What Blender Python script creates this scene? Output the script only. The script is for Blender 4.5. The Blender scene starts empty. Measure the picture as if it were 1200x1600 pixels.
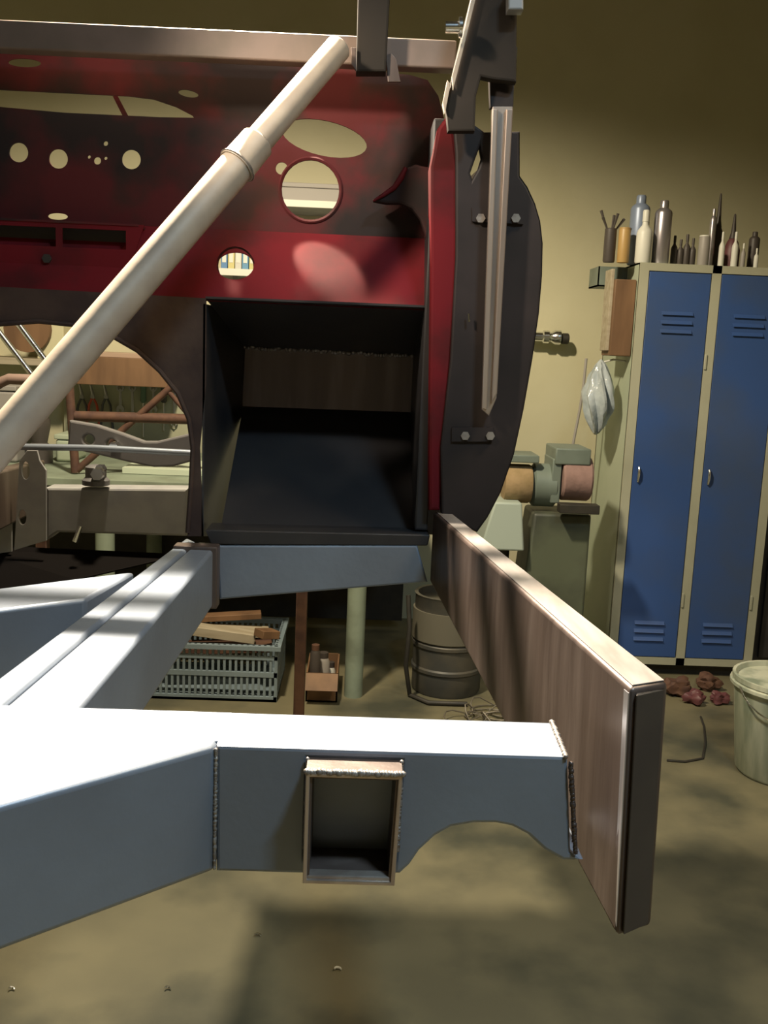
import bpy, bmesh, math, random
from mathutils import Vector, Matrix
random.seed(7)
S = bpy.context.scene
COL = S.collection
pi = math.pi

# ------------------------------------------------------------------ camera
FPX, PITCH, ROLL, YAW, EYE = 1500.0, math.radians(9.5), math.radians(2.4), math.radians(1.5), 1.30
cd = bpy.data.cameras.new('camera'); cam = bpy.data.objects.new('camera', cd); COL.objects.link(cam)
cd.sensor_fit = 'VERTICAL'; cd.sensor_height = 32.0; cd.lens = 32.0 * FPX / 1600; cd.clip_start = 0.02
cam.matrix_world = (Matrix.Translation((0, 0, EYE)) @ Matrix.Rotation(-YAW, 4, 'Z')
                    @ Matrix.Rotation(pi/2 - PITCH, 4, 'X') @ Matrix.Rotation(ROLL, 4, 'Z'))
S.camera = cam

# ------------------------------------------------------------------ light and exposure
S.view_settings.view_transform = 'Standard'; S.view_settings.look = 'None'
S.view_settings.exposure = 0.0; S.view_settings.gamma = 1.0; S.view_settings.use_curve_mapping = False
w = bpy.data.worlds.new('world'); S.world = w; w.use_nodes = True
w.node_tree.nodes['Background'].inputs[0].default_value = (1.0, 0.86, 0.66, 1)
w.node_tree.nodes['Background'].inputs[1].default_value = 0.05

def light(name, kind, loc, target, energy, color, **kw):
    d = bpy.data.lights.new(name, kind); d.energy = energy; d.color = color
    for k, v in kw.items(): setattr(d, k, v)
    o = bpy.data.objects.new(name, d); COL.objects.link(o); o.location = loc
    o.rotation_euler = (Vector(target) - Vector(loc)).to_track_quat('-Z', 'Y').to_euler()
    return o
# shaded workshop lamp hanging in front of the body shell
light('pendant_lamp', 'SPOT', (-0.44, 2.36, 2.80), (-0.40, 2.75, 0.0), 340, (1.0, 0.85, 0.60),
      spot_size=math.radians(152), spot_blend=0.5, shadow_soft_size=0.08)
light('lamp_reflector', 'SPOT', (-0.44, 2.36, 2.80), (-0.12, 0.62, 0.92), 1300, (1.0, 0.86, 0.68),
      spot_size=math.radians(56), spot_blend=0.55, shadow_soft_size=0.05)
# halogen work lamp clamped high on the left
light('halogen_lamp', 'SPOT', (-0.75, 1.0, 2.25), (-0.15, 1.67, 1.75), 120, (1.0, 0.86, 0.68),
      spot_size=math.radians(34), spot_blend=0.9, shadow_soft_size=0.06)
# cold fluorescent tube over the photographer
light('ceiling_tube', 'AREA', (0.80, 0.02, 3.15), (0.30, 0.9, 0.9), 15, (0.58, 0.82, 1.0),
      shape='RECTANGLE', size=0.35, size_y=0.12, spread=math.radians(105))
# unseen warm fill spot on the right, added to brighten the floor
light('floor_fill_spot', 'SPOT', (1.35, 1.25, 3.1), (0.75, 1.75, 0), 170, (1.0, 0.80, 0.52), shadow_soft_size=0.3,
      spot_size=math.radians(84), spot_blend=0.8)

# ------------------------------------------------------------------ helpers
def ray(px, py):
    u = (px-600)/FPX; v = (800-py)/FPX
    a = u*math.cos(ROLL)-v*math.sin(ROLL); b = u*math.sin(ROLL)+v*math.cos(ROLL)
    y = math.cos(PITCH)+b*math.sin(PITCH); z = -math.sin(PITCH)+b*math.cos(PITCH)
    return Vector((a*math.cos(YAW)+y*math.sin(YAW), -a*math.sin(YAW)+y*math.cos(YAW), z))
def on_y(px, py, Y):            # survey: point of the photo lying in the upright plane at depth Y
    d = ray(px, py); t = Y/d.y; return Vector((d.x*t, Y, EYE+d.z*t))
def on_z(px, py, z):
    d = ray(px, py); t = (z-EYE)/d.z; return Vector((d.x*t, d.y*t, z))
def xz(px, py, Y):
    p = on_y(px, py, Y); return (p.x, p.z)
def xzs(L, Y): return [xz(a, b, Y) for a, b in L]
def size(px, Y): return px*Y/FPX

MATS = {}
def mat(name, col, rough=0.5, metal=0.0, col2=None, scale=8.0, lo=0.4, hi=0.65, bump=0.0, bscale=40.0,
        stretch=(1, 1, 1), detail=6.0, spec=0.5, col3=None, scale3=3.0, lo3=.5, hi3=.7, transmission=0.0, coat=0.0):
    if name in MATS: return MATS[name]
    m = bpy.data.materials.new(name); m.use_nodes = True; nt = m.node_tree; b = nt.nodes['Principled BSDF']
    b.inputs['Roughness'].default_value = rough; b.inputs['Metallic'].default_value = metal
    b.inputs['Specular IOR Level'].default_value = spec
    b.inputs['Transmission Weight'].default_value = transmission
    b.inputs['Coat Weight'].default_value = coat
    b.inputs['Base Color'].default_value = (*col, 1)
    tc = nt.nodes.new('ShaderNodeTexCoord'); mp = nt.nodes.new('ShaderNodeMapping')
    mp.inputs['Scale'].default_value = stretch; nt.links.new(tc.outputs['Object'], mp.inputs[0])
    def noise(sc, l, h):
        n = nt.nodes.new('ShaderNodeTexNoise'); n.inputs['Scale'].default_value = sc; n.inputs['Detail'].default_value = detail
        nt.links.new(mp.outputs[0], n.inputs[0])
        r = nt.nodes.new('ShaderNodeMapRange'); r.inputs[1].default_value = l; r.inputs[2].default_value = h
        nt.links.new(n.outputs[0], r.inputs[0]); return r.outputs[0]
    def mix(fac, c1, c2, src=None):
        x = nt.nodes.new('ShaderNodeMix'); x.data_type = 'RGBA'; nt.links.new(fac, x.inputs[0])
        x.inputs[6].default_value = (*c1, 1); x.inputs[7].default_value = (*c2, 1)
        if src: nt.links.new(src, x.inputs[6])
        return x.outputs[2]
    out = None
    if col2: out = mix(noise(scale, lo, hi), col, col2)
    if col3: out = mix(noise(scale3, lo3, hi3), col, col3, out)
    if out: nt.links.new(out, b.inputs['Base Color'])
    if bump:
        n = nt.nodes.new('ShaderNodeTexNoise'); n.inputs['Scale'].default_value = bscale; n.inputs['Detail'].default_value = 4
        nt.links.new(mp.outputs[0], n.inputs[0])
        bp = nt.nodes.new('ShaderNodeBump'); bp.inputs['Strength'].default_value = bump; bp.inputs['Distance'].default_value = 0.01
        nt.links.new(n.outputs[0], bp.inputs['Height']); nt.links.new(bp.outputs[0], b.inputs['Normal'])
    MATS[name] = m; return m

steel = mat('bare_steel', (.235, .275, .34), .42, .35, (.19, .215, .26), 5, .35, .7, bump=.05, bscale=60)  # bare steel, the cold light's blue put into its colour
rusty = mat('mill_scale_steel', (.115, .086, .074), .4, .4, (.07, .05, .043), 14, .4, .65, bump=.08, stretch=(1, 1, .12), col3=(.16, .125, .11), scale3=22)
endbrown = mat('scaled_brown_steel', (.05, .038, .03), .6, .1, (.065, .05, .037), 10)
tubegrey = mat('galvanised_tube', (.43, .355, .275), .55, .1, (.37, .30, .235), 20, bump=.03)
redpaint = mat('worn_red_paint', (.085, .016, .017), .7, 0, (.055, .022, .018), 9, .45, .6, bump=.05, col3=(.022, .016, .015), scale3=4.5, lo3=.44, hi3=.6, spec=.15)
redclean = mat('red_paint', (.13, .008, .012), .7, 0, (.065, .009, .010), 7, .45, .65, spec=.15)
rustpanel = mat('rust_brown_panel', (.05, .028, .02), .75, .05, (.03, .015, .012), 12, .4, .6, bump=.1, col3=(.075, .045, .03), scale3=9)
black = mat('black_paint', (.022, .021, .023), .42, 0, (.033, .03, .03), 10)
jambmat = mat('dark_jamb_paint', (.022, .017, .016), .6, 0, (.031, .023, .022), 9, spec=.25)
weld = mat('weld_metal', (.36, .33, .30), .4, .5, (.2, .17, .15), 60)
polished = mat('polished_channel', (.52, .44, .38), .32, .7, (.40, .32, .27), 40, stretch=(1, 1, .05))
chrome = mat('bright_steel', (.75, .76, .76), .2, 1)
cream = mat('cream_plaster', (.60, .57, .40), .85, 0, (.55, .52, .35), 2.5, bump=.08, bscale=30)
ceilm = mat('ceiling_board', (.22, .19, .15), .9, 0, (.19, .16, .12), 2)
floorm = mat('oily_concrete', (.165, .148, .088), .6, 0, (.13, .118, .072), 3.2, .42, .62, bump=.05, bscale=25, col3=(.05, .052, .036), scale3=2.3, lo3=.47, hi3=.66)
blue = mat('locker_blue', (.035, .085, .26), .5, 0, (.05, .085, .19), 3)
lockf = mat('locker_grey_green', (.42, .42, .32), .55, 0, (.36, .36, .27), 4)
lockside = mat('locker_side_green', (.42, .47, .36), .55, 0, (.36, .42, .31), 3)
benchgreen = mat('bench_green', (.25, .30, .23), .55, 0, (.17, .20, .15), 8)
greygreen = mat('grey_green_paint', (.18, .22, .19), .5, .1, (.13, .16, .135), 6)
rust = mat('rusted_iron', (.13, .065, .04), .75, .2, (.08, .04, .03), 22, bump=.1)
tray = mat('shade_black', (.006, .005, .005), .9, spec=.05)  # near-black of the sheet that stands in for shade
dark = mat('dark_grease', (.02, .018, .015), .6, 0, (.035, .03, .022), 14)
wood = mat('pale_wood', (.40, .35, .26), .7, 0, (.31, .26, .18), 10, stretch=(.3, 4, 4))
brownwood = mat('brown_wood', (.20, .11, .055), .65, 0, (.13, .07, .035), 12, stretch=(1, 1, .2))
crateplastic = mat('grey_blue_plastic', (.20, .26, .30), .5, 0, (.16, .21, .24), 6)
white = mat('white_plastic', (.66, .66, .60), .45)
greywhite = mat('grey_primer', (.34, .34, .34), .55, .2, (.28, .28, .29), 15)

def link(name, me, m=None, parent=None):
    o = bpy.data.objects.new(name, me); COL.objects.link(o)
    if m is not None:
        me.materials.clear(); me.materials.append(m)
    if parent is not None:
        o.parent = parent
        root = parent
        T = Matrix.Identity(4)
        while root is not None:
            T = T @ Matrix.Identity(4) if root.type != 'EMPTY' else Matrix.Translation(root.location)
            root = root.parent
        if parent.type == 'EMPTY': o.matrix_parent_inverse = T.inverted()
    return o
def tag(o, label, cat=None, group=None, kind=None):
    if label: o['label'] = label
    if cat: o['category'] = cat
    if group: o['group'] = group
    if kind: o['kind'] = kind
    return o
def thing(name, loc, label, cat, group=None):
    e = bpy.data.objects.new(name, None); COL.objects.link(e); e.location = loc; e.empty_display_size = .05
    return tag(e, label, cat, group)
def smooth(me, ang=35):
    for p in me.polygons: p.use_smooth = True
    me.set_sharp_from_angle(angle=math.radians(ang))
def finish(bm, bev=0, seg=2, sm=True):
    bmesh.ops.remove_doubles(bm, verts=bm.verts, dist=1e-6)
    bmesh.ops.recalc_face_normals(bm, faces=bm.faces)
    if bev: bmesh.ops.bevel(bm, geom=list(bm.edges), offset=bev, segments=seg, profile=.5, affect='EDGES', clamp_overlap=True)
    me = bpy.data.meshes.new('mesh'); bm.to_mesh(me); bm.free()
    if sm: smooth(me)
    return me
def hexa_into(bm, c):
    v = [bm.verts.new(p) for p in c]
    for f in ((0, 1, 2, 3), (7, 6, 5, 4), (0, 4, 5, 1), (1, 5, 6, 2), (2, 6, 7, 3), (3, 7, 4, 0)):
        bm.faces.new([v[i] for i in f])
def hexa(c, bev=0, seg=2):
    bm = bmesh.new(); hexa_into(bm, c); me = finish(bm, bev, seg)
    for p in sorted(me.polygons, key=lambda p: -p.area)[:6]: p.use_smooth = False
    return me
def box(x0, x1, y0, y1, z0, z1, bev=0.0, seg=2):
    return hexa([(x0, y0, z0), (x1, y0, z0), (x1, y1, z0), (x0, y1, z0), (x0, y0, z1), (x1, y0, z1), (x1, y1, z1), (x0, y1, z1)], bev, seg)
def boxes(L, bev=0):
    bm = bmesh.new()
    for x0, x1, y0, y1, z0, z1 in L:
        hexa_into(bm, [(x0, y0, z0), (x1, y0, z0), (x1, y1, z0), (x0, y1, z0), (x0, y0, z1), (x1, y0, z1), (x1, y1, z1), (x0, y1, z1)])
    me = bpy.data.meshes.new('mesh'); bmesh.ops.recalc_face_normals(bm, faces=bm.faces); bm.to_mesh(me); bm.free(); return me
def basis(p0, p1, up=Vector((0, 0, 1))):
    d = (Vector(p1)-Vector(p0)).normalized()
    if abs(d.dot(up)) > .98: up = Vector((0, 1, 0))
    s = d.cross(up).normalized(); u = s.cross(d).normalized(); return d, s, u
def beam(p0, p1, wd, ht, r=.004, wall=0):
    """rectangular section from p0 to p1 (section centre), wd sideways, ht upward"""
    p0 = Vector(p0); p1 = Vector(p1); d, s, u = basis(p0, p1)
    c = []
    for p in (p0, p1):
        for a, b in ((-1, -1), (1, -1), (1, 1), (-1, 1)): c.append(p + s*a*wd/2 + u*b*ht/2)
    return hexa(c, r, 3)
def sweep(pts, rads, n=16, caps=True):
    pts = [Vector(p) for p in pts]
    if not isinstance(rads, (list, tuple)): rads = [rads]*len(pts)
    bm = bmesh.new(); rings = []
    nrm = None
    for i, p in enumerate(pts):
        t = (pts[min(i+1, len(pts)-1)]-pts[max(i-1, 0)]).normalized()
        if nrm is None:
            nrm = t.orthogonal().normalized()
        else:
            nrm = (nrm - t*nrm.dot(t)); nrm = nrm.normalized() if nrm.length > 1e-6 else t.orthogonal().normalized()
        b = t.cross(nrm)
        rings.append([bm.verts.new(p + (nrm*math.cos(2*pi*k/n)+b*math.sin(2*pi*k/n))*rads[i]) for k in range(n)])
    for a, b in zip(rings, rings[1:]):
        for k in range(n): bm.faces.new((a[k], a[(k+1) % n], b[(k+1) % n], b[k]))
    if caps: bm.faces.new(rings[0][::-1]); bm.faces.new(rings[-1])
    bmesh.ops.recalc_face_normals(bm, faces=bm.faces)
    me = bpy.data.meshes.new('mesh'); bm.to_mesh(me); bm.free(); smooth(me, 40); return me
def lathe(c, prof, n=24, axis='Z', caps=True):
    """profile [(radius, height)] turned around an axis through c"""
    bm = bmesh.new(); rings = []
    for r, h in prof:
        ring = []
        for k in range(n):
            a = 2*pi*k/n; x, y, z = r*math.cos(a), r*math.sin(a), h
            if axis == 'X': x, y, z = z, x, y
            if axis == 'Y': x, y, z = x, z, y
            ring.append(bm.verts.new((c[0]+x, c[1]+y, c[2]+z)))
        rings.append(ring)
    for a, b in zip(rings, rings[1:]):
        for k in range(n): bm.faces.new((a[k], a[(k+1) % n], b[(k+1) % n], b[k]))
    if caps and prof[0][0] > 1e-5: bm.faces.new(rings[0][::-1])
    if caps and prof[-1][0] > 1e-5: bm.faces.new(rings[-1])
    return finish(bm)
def oval(cx, cz, rx, rz, rot=0, n=32):
    return [(cx+rx*math.cos(2*pi*k/n)*math.cos(rot)-rz*math.sin(2*pi*k/n)*math.sin(rot),
             cz+rx*math.cos(2*pi*k/n)*math.sin(rot)+rz*math.sin(2*pi*k/n)*math.cos(rot)) for k in range(n)]
def hole(px, py, rx, Y, rz=None, rot=0, n=28):
    x, z = xz(px, py, Y); return oval(x, z, size(rx, Y), size(rz or rx, Y), rot, n)
def plate(outer, holes, y0, thick, fn=None, bev=0.0):
    """flat sheet in an upright plane, front face at y0, with real cut-outs; fn bends (x,y,z)"""
    cu = bpy.data.curves.new('outline', 'CURVE'); cu.dimensions = '2D'; cu.fill_mode = 'BOTH'; cu.extrude = thick/2
    if bev: cu.bevel_depth = bev; cu.bevel_resolution = 1; cu.extrude = max(thick/2-bev, 0); cu.offset = -bev
    for L in [outer]+list(holes):
        sp = cu.splines.new('POLY'); sp.points.add(len(L)-1); sp.use_cyclic_u = True
        for p, q in zip(sp.points, L): p.co = (q[0], q[1], 0, 1)
    t = bpy.data.objects.new('t', cu); COL.objects.link(t)
    bpy.context.view_layer.update()
    me = bpy.data.meshes.new_from_object(t.evaluated_get(bpy.context.evaluated_depsgraph_get()))
    bpy.data.objects.remove(t); bpy.data.curves.remove(cu)
    flat = [p.index for p in me.polygons if abs(p.normal.z) > .98]
    for v in me.vertices:
        x, z, h = v.co; p = Vector((x, y0+thick/2-h, z)); v.co = fn(p) if fn else p
    bm = bmesh.new(); bm.from_mesh(me); bmesh.ops.remove_doubles(bm, verts=bm.verts, dist=1e-5)
    bmesh.ops.recalc_face_normals(bm, faces=bm.faces); bm.to_mesh(me); bm.free(); smooth(me, 30)
    if len(me.polygons) and flat:
        for p in me.polygons:
            if p.area > 2e-5 and (abs(p.normal.y) > .98 or fn): p.use_smooth = False
    return me
def bead(p0, p1, r=.004, n=None, jit=.12):
    p0 = Vector(p0); p1 = Vector(p1); L = (p1-p0).length; n = n or max(3, int(L/(r*.7)))
    bm = bmesh.new()
    for i in range(n+1):
        c = p0.lerp(p1, i/n) + Vector([random.uniform(-1, 1)*r*jit for _ in range(3)])
        bmesh.ops.create_icosphere(bm, subdivisions=1, radius=r*random.uniform(.85, 1.2), matrix=Matrix.Translation(c))
    me = bpy.data.meshes.new('mesh'); bm.to_mesh(me); bm.free(); smooth(me, 180); return me
def bolt(c, axis, r=.008, h=.008, n=6):
    return lathe(c, [(r*.001, 0), (r*1.5, 0), (r*1.5, h*.25), (r, h*.25), (r, h), (r*.001, h*1.02)] if n != 6 else [(r, -h*.3), (r, h)], 6 if n == 6 else n, axis)

# ------------------------------------------------------------------ the room
WY = 4.6
def struct(name, me, m, label=None):
    o = link(name, me, m); o['kind'] = 'structure'
    if label: o['label'] = label
    return o
struct('floor', box(-3.2, 3.0, -2.6, WY+.2, -.1, 0), floorm, 'stained ochre concrete workshop floor')
struct('wall_back', box(-3.2, 3.0, WY, WY+.2, 0, 3.5), cream, 'cream plastered workshop wall behind the car body')
struct('wall_left', box(-3.4, -3.2, -2.8, WY+.2, 0, 3.5), cream)
struct('wall_right', box(3.0, 3.2, -2.8, WY+.2, 0, 3.5), cream)
struct('wall_front', box(-3.4, 3.2, -2.8, -2.6, 0, 3.5), cream)
struct('ceiling', box(-3.4, 3.2, -2.8, WY+.2, 3.5, 3.6), ceilm)

# ------------------------------------------------------------------ chassis
ZC = .92
ch = thing('car_chassis', (-.34, 1.3, .79), 'bare welded steel car chassis of box sections in the foreground', 'car chassis')
# right side rail, deep at its open rear end
NI, NO = on_z(985, 1075, 1.0), on_z(1045, 1066, 1.0)
FI, FO = Vector((.142, 1.82, 1.0)), Vector((.176, 1.82, 1.0))
NIb, NOb = Vector((NI.x+.008, NI.y, .745)), Vector((NO.x+.006, NO.y, .745))
FIb, FOb = Vector((.142, 1.82, .862)), Vector((.176, 1.82, .862))
rail = link('side_rail', hexa([NIb, NOb, FOb, FIb, NI, NO, FO, FI], .0055, 3), rusty, ch)
tag(rail, 'brown mill-scale side rail with a deep rear end')
capc = [NIb+Vector((.006, 0, .004)), NOb+Vector((-.004, 0, .004)), NO+Vector((-.004, 0, -.006)), NI+Vector((.006, 0, -.006))]
link('rail_end_cap', hexa([p+Vector((0, -.002, 0)) for p in capc]+[p+Vector((0, .004, 0)) for p in capc], .001, 1), endbrown, ch)
def onrail(t, u, z): a = NI.lerp(FI, t); b = NO.lerp(FO, t); p = a.lerp(b, u); return Vector((p.x, p.y, z))
lit_top = mat('lit_top_steel', (.34, .31, .29), .42, .4, (.22, .19, .17), 30, stretch=(1, .2, 1), bump=.05)  # paler steel that paints the light pool onto the rail top
link('lit_top_strip', hexa([onrail(.004, .10, 1.0), onrail(.004, .93, 1.0), onrail(.995, .9, 1.0), onrail(.995, .13, 1.0), onrail(.004, .10, 1.0012), onrail(.004, .93, 1.0012), onrail(.995, .9, 1.0012), onrail(.995, .13, 1.0012)], .0004, 1), lit_top, ch)
e0, e1 = NI+Vector((-.0008, .003, -.006)), NI+Vector((-.0022, .013, -.006)); e2 = NIb+Vector((-.0022, .013, .03)); e3 = NIb+Vector((-.0008, .003, .01))
link('edge_highlight', hexa([e0, e1, e2, e3]+[p+Vector((.003, 0, 0)) for p in (e0, e1, e2, e3)]), mat('highlight_steel', (.50, .48, .50), .3, .7), ch)  # bright strip painting the highlight on the rail's rounded corner
# rear crossmember with arched relief
YF = .875
front = xzs([(338, 1162), (886, 1196), (892, 1330), (912, 1345), (880, 1345), (850, 1328), (825, 1305), (800, 1292), (775, 1287), (740, 1287), (705, 1293),
             (680, 1307), (655, 1330), (640, 1352), (625, 1366), (338, 1362)], YF)
fz = max(p[1] for p in front[:2])
front[0] = (front[0][0], ZC); front[1] = (front[1][0], ZC)
def skew(p): return p
# open box receiver welded to the crossmember
SY = YF-.032
o4 = xzs([(479, 1174), (631, 1174), (619, 1382), (479, 1382)], SY)
x0, x1 = o4[0][0], o4[1][0]; z0, z1 = o4[2][1], ZC-.009
tk = .006
front = front[:-1] + [(x1-.002, front[-2][1]), (x1, z1-.001), (x0, z1-.001), (x0, front[-1][1])] + front[-1:]
link('rear_web', box(x0-.002, x1+.002, YF+.022, YF+.03, front[-1][1], z1), steel, ch)
link('rear_crossmember', plate(front, [], YF, .088, skew, .0035), steel, ch)
A1 = Vector((front[0][0], YF, 0))
armdir = (on_z(0, 1250, ZC)-on_z(330, 1160, ZC)); armdir.z = 0; armdir.normalize()
nrm = Vector((-armdir.y, armdir.x, 0)); nrm = nrm if nrm.y > 0 else -nrm
E1 = A1+armdir*.55
zb = front[-1][1]
arm = [E1.xy.to_3d()+Vector((0, 0, zb)), A1.xy.to_3d()+Vector((0, 0, zb)), A1.xy.to_3d()+Vector((0, .088, zb)), E1.xy.to_3d()+nrm*.1+Vector((0, 0, zb)),
       E1.xy.to_3d()+Vector((0, 0, ZC)), A1.xy.to_3d()+Vector((0, 0, ZC)), A1.xy.to_3d()+Vector((0, .088, ZC)), E1.xy.to_3d()+nrm*.1+Vector((0, 0, ZC))]
link('angled_arm', hexa(arm, .006, 3), steel, ch)
link('weld_bead', bead((A1.x, YF-.001, zb+.004), (A1.x, YF-.001, ZC-.004), .002), weld, ch)
link('weld_bead', bead((front[1][0]+.001, YF+.085, ZC+.001), (front[1][0]-.002, YF, ZC), .003), weld, ch)
link('weld_bead', bead((front[1][0]+.003, YF-.002, ZC-.006), (front[2][0]+.004, YF-.002, front[2][1]), .0028), rusty, ch)
# backbone of two box sections side by side
zt = ZC+.001
P = [on_z(130, 1098, zt), on_z(330, 862, zt), on_z(0, 1055, zt), on_z(290, 842, zt), on_z(10, 1100, zt), on_z(300, 852, zt)]
def longbeam(l0, l1, r0, r1, zb_, zt_):
    c = [(l0.x, l0.y, zb_), (r0.x, r0.y, zb_), (r1.x, r1.y, zb_), (l1.x, l1.y, zb_), (l0.x, l0.y, zt_), (r0.x, r0.y, zt_), (r1.x, r1.y, zt_), (l1.x, l1.y, zt_)]
    return hexa(c, .006, 3)
g = Vector((.0018, 0, 0))
s0 = Vector((-.372, .80, 0)); s1 = Vector((-.314, 1.84, 0))
link('backbone_tube', longbeam(s0+g, s1+g, Vector((-.2865, .80, 0)), Vector((-.270, 1.84, 0)), .808, ZC-.0006), steel, ch)
link('backbone_tube', longbeam(Vector((-.42, .76, 0)), Vector((-.341, 1.88, 0)), s0-g, s1-g, .808, ZC-.0003), steel, ch)
# rear fill between arm and backbone and a branch to the left
bl = [Vector((-.90, 1.02, 0)), Vector((-.40, 1.39, 0)), Vector((-.372, 1.575, 0)), Vector((-.96, 1.10, 0))]
gx4 = [(-.42, .70), (-.125, .89), (-.125, .962), (-.42, .962)]
link('gusset_box', hexa([(a_, b_, .80) for a_, b_ in gx4]+[(a_, b_, ZC-.0004) for a_, b_ in gx4], .0008, 1), steel, ch)
link('branch_arm', hexa([p+Vector((0, 0, .808)) for p in bl]+[p+Vector((0, 0, ZC)) for p in bl], .006, 3), steel, ch)
# crossmember under the cowl
cf = xzs([(338, 852), (652, 852), (668, 910), (343, 937)], 1.80)
link('cowl_crossmember', plate(cf, [], 1.80, .07, None, .004), steel, ch)
pe = on_y(318, 852, 1.77)
link('end_collar', box(-.345, -.262, 1.765, 1.80, .806, ZC+.006, .003), rusty, ch)
# left side rail, further out
link('side_rail', hexa([(-.99, .55, .77), (-.95, .55, .77), (-.86, 2.62, .84), (-.90, 2.62, .84), (-.99, .55, 1.0), (-.95, .55, 1.0), (-.86, 2.62, .97), (-.90, 2.62, .97)], .0055, 3), rusty, ch)
rcv = link('receiver_tube', plate([(x0, z0), (x1-.003, z0), (x1, z1), (x0, z1)], [[(x0+tk, z0+tk), (x1-tk-.003, z0+tk), (x1-tk, z1-tk), (x0+tk, z1-tk)]], SY, .054), rusty, ch)
tag(rcv, 'open rectangular tube end welded to the crossmember')
for a, b, r in (((x0, SY, z1), (x1, SY-.002, z1+.001), .0036), ((x0, YF-.004, z0+.02), (x0, YF-.004, z1), 0.0026), ((x1, YF-.004, z0+.02), (x1, YF-.004, z1), 0.0026)):
    link('weld_bead', bead(a, b, r), weld, rcv)
link('tube_edge', plate([(x0, z0), (x1-.003, z0), (x1, z1), (x0, z1)], [[(x0+.004, z0+.004), (x1-.007, z0+.004), (x1-.004, z1-.004), (x0+.004, z1-.004)]], SY-.003, .004, None, .001), polished, rcv)  # silver tube rim, polished brighter to carry its highlight
link('lit_lip', box(x0+tk*.6, x1-tk*.6-.003, SY-.001, SY+.012, z0+.003, z0+.0075, .0018), polished, rcv)  # bright strip painting the light on the bottom lip
# front end seen through the transmission opening
FY = 2.42
fc = xzs([(72, 762), (293, 764), (291, 838), (90, 832), (72, 845)], FY)
link('front_crossmember', plate(fc, [], FY, .07, None, .006), greywhite, ch)
q = xzs([(22, 860), (30, 720), (42, 704), (58, 704), (62, 720), (72, 735), (72, 845), (55, 850)], FY-.04)
link('bracket_plate', plate(q, [hole(40, 735, 6, FY-.04, 14), hole(35, 808, 6, FY-.04, 12)], FY-.04, .008, None, .001), greywhite, ch)
q = xzs([(-40, 870), (-40, 690), (8, 745), (18, 760), (18, 862)], FY-.02)
link('bracket_plate', plate(q, [], FY-.02, .008, None, .001), greywhite, ch)
ky = 2.55
q = xzs([(108, 657), (150, 664), (190, 677), (225, 690), (245, 690), (270, 684), (300, 677), (300, 721), (270, 729), (240, 730), (200, 722), (150, 710), (105, 700)], ky)
k = link('dimpled_brace', plate(q, [hole(138, 687, 8, ky), hole(174, 694, 8, ky)], ky, .03, None, .005), mat('dark_primer', (.15, .145, .15), .5, .2, (.12, .115, .12), 12), ch)
link('tie_rod', sweep([on_y(-40, 697, 2.5), on_y(150, 700, 2.5), on_y(300, 708, 2.5)], .0085), steel, ch)
link('bolt_head', bolt(on_y(152, 741, 2.38), 'Y', .016, .02), chrome, ch)
link('bolt_head', bolt(on_y(156, 734, 2.40), 'Y', .013, .02), chrome, ch)
link('bolt_head', bolt(on_y(178, 698, 2.52), 'Y', .013, .03), chrome, ch)
link('bolt_head', sweep([on_y(126, 822, 2.36), on_y(117, 846, 2.36)], [.005, .007], 8), chrome, ch)
link('spring_perch', lathe(on_y(150, 745, 2.42)+Vector((0, 0, -.02)), [(.034, 0), (.034, .012), (.026, .02), (.026, .045), (.018, .05)], 20), mat('dark_primer', (.15, .145, .15)), ch)
# black sheet standing in for the shade below the front crossmember
link('shade_sheet', hexa([on_y(-60, 930, 2.30), on_y(120, 905, 2.30), on_y(290, 866, 2.44), on_y(-60, 850, 2.44)]+
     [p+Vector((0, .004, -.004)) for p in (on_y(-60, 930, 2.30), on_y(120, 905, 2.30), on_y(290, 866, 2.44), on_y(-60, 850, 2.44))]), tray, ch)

# ------------------------------------------------------------------ cowl (body front)
cw = thing('car_cowl', (-.3, 1.9, .93), 'dark red stripped car cowl with firewall full of round holes', 'car body')
FW = 1.95
outer = xzs([(-420, 30), (-40, 62), (300, 84), (560, 108), (640, 117), (668, 125), (685, 150), (694, 185), (694, 300), (694, 374), (300, 362), (-420, 338)], FW)
slot = xzs([(-60, 136), (0, 140), (60, 143), (200, 150), (240, 155), (275, 167), (300, 180), (303, 184), (250, 183), (100, 176), (0, 167), (-60, 163)], FW)
holes = [slot, hole(38, 98, 24, FW, 6), hole(294, 146, 15, FW, 5, -.15), hole(29, 238, 14, FW), hole(91, 248, 14, FW), hole(205, 249, 14, FW),
         hole(152, 251, 5.5, FW, n=14), hole(139, 245, 2.6, FW, n=8), hole(165, 247, 2.6, FW, n=8), hole(165, 224, 3.6, FW, n=10), hole(352, 260, 10, FW),
         hole(440, 263, 9, FW), hole(507, 216, 64, FW, 25, -.16), hole(485, 297, 43, FW), hole(90, 338, 15, FW, 5)]
link('firewall', plate(outer, holes, FW, .005), redpaint, cw)
link('slot_strip', hexa([on_y(176, 150, FW+.02), on_y(184, 150, FW+.02), on_y(202, 184, FW+.02), on_y(193, 184, FW+.02)]+[on_y(a, b, FW+.026) for a, b in ((176, 150), (184, 150), (202, 184), (193, 184))]), redpaint, cw)
# folded rim around the big hole
c = on_y(485, 297, FW); r = size(43, FW)
link('hole_rim', lathe((c.x, FW, c.z), [(r+.0, -.002), (r+.004, -.004), (r+.007, -.002), (r+.007, .0)], 36, 'Y', False), redpaint, cw)
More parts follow.
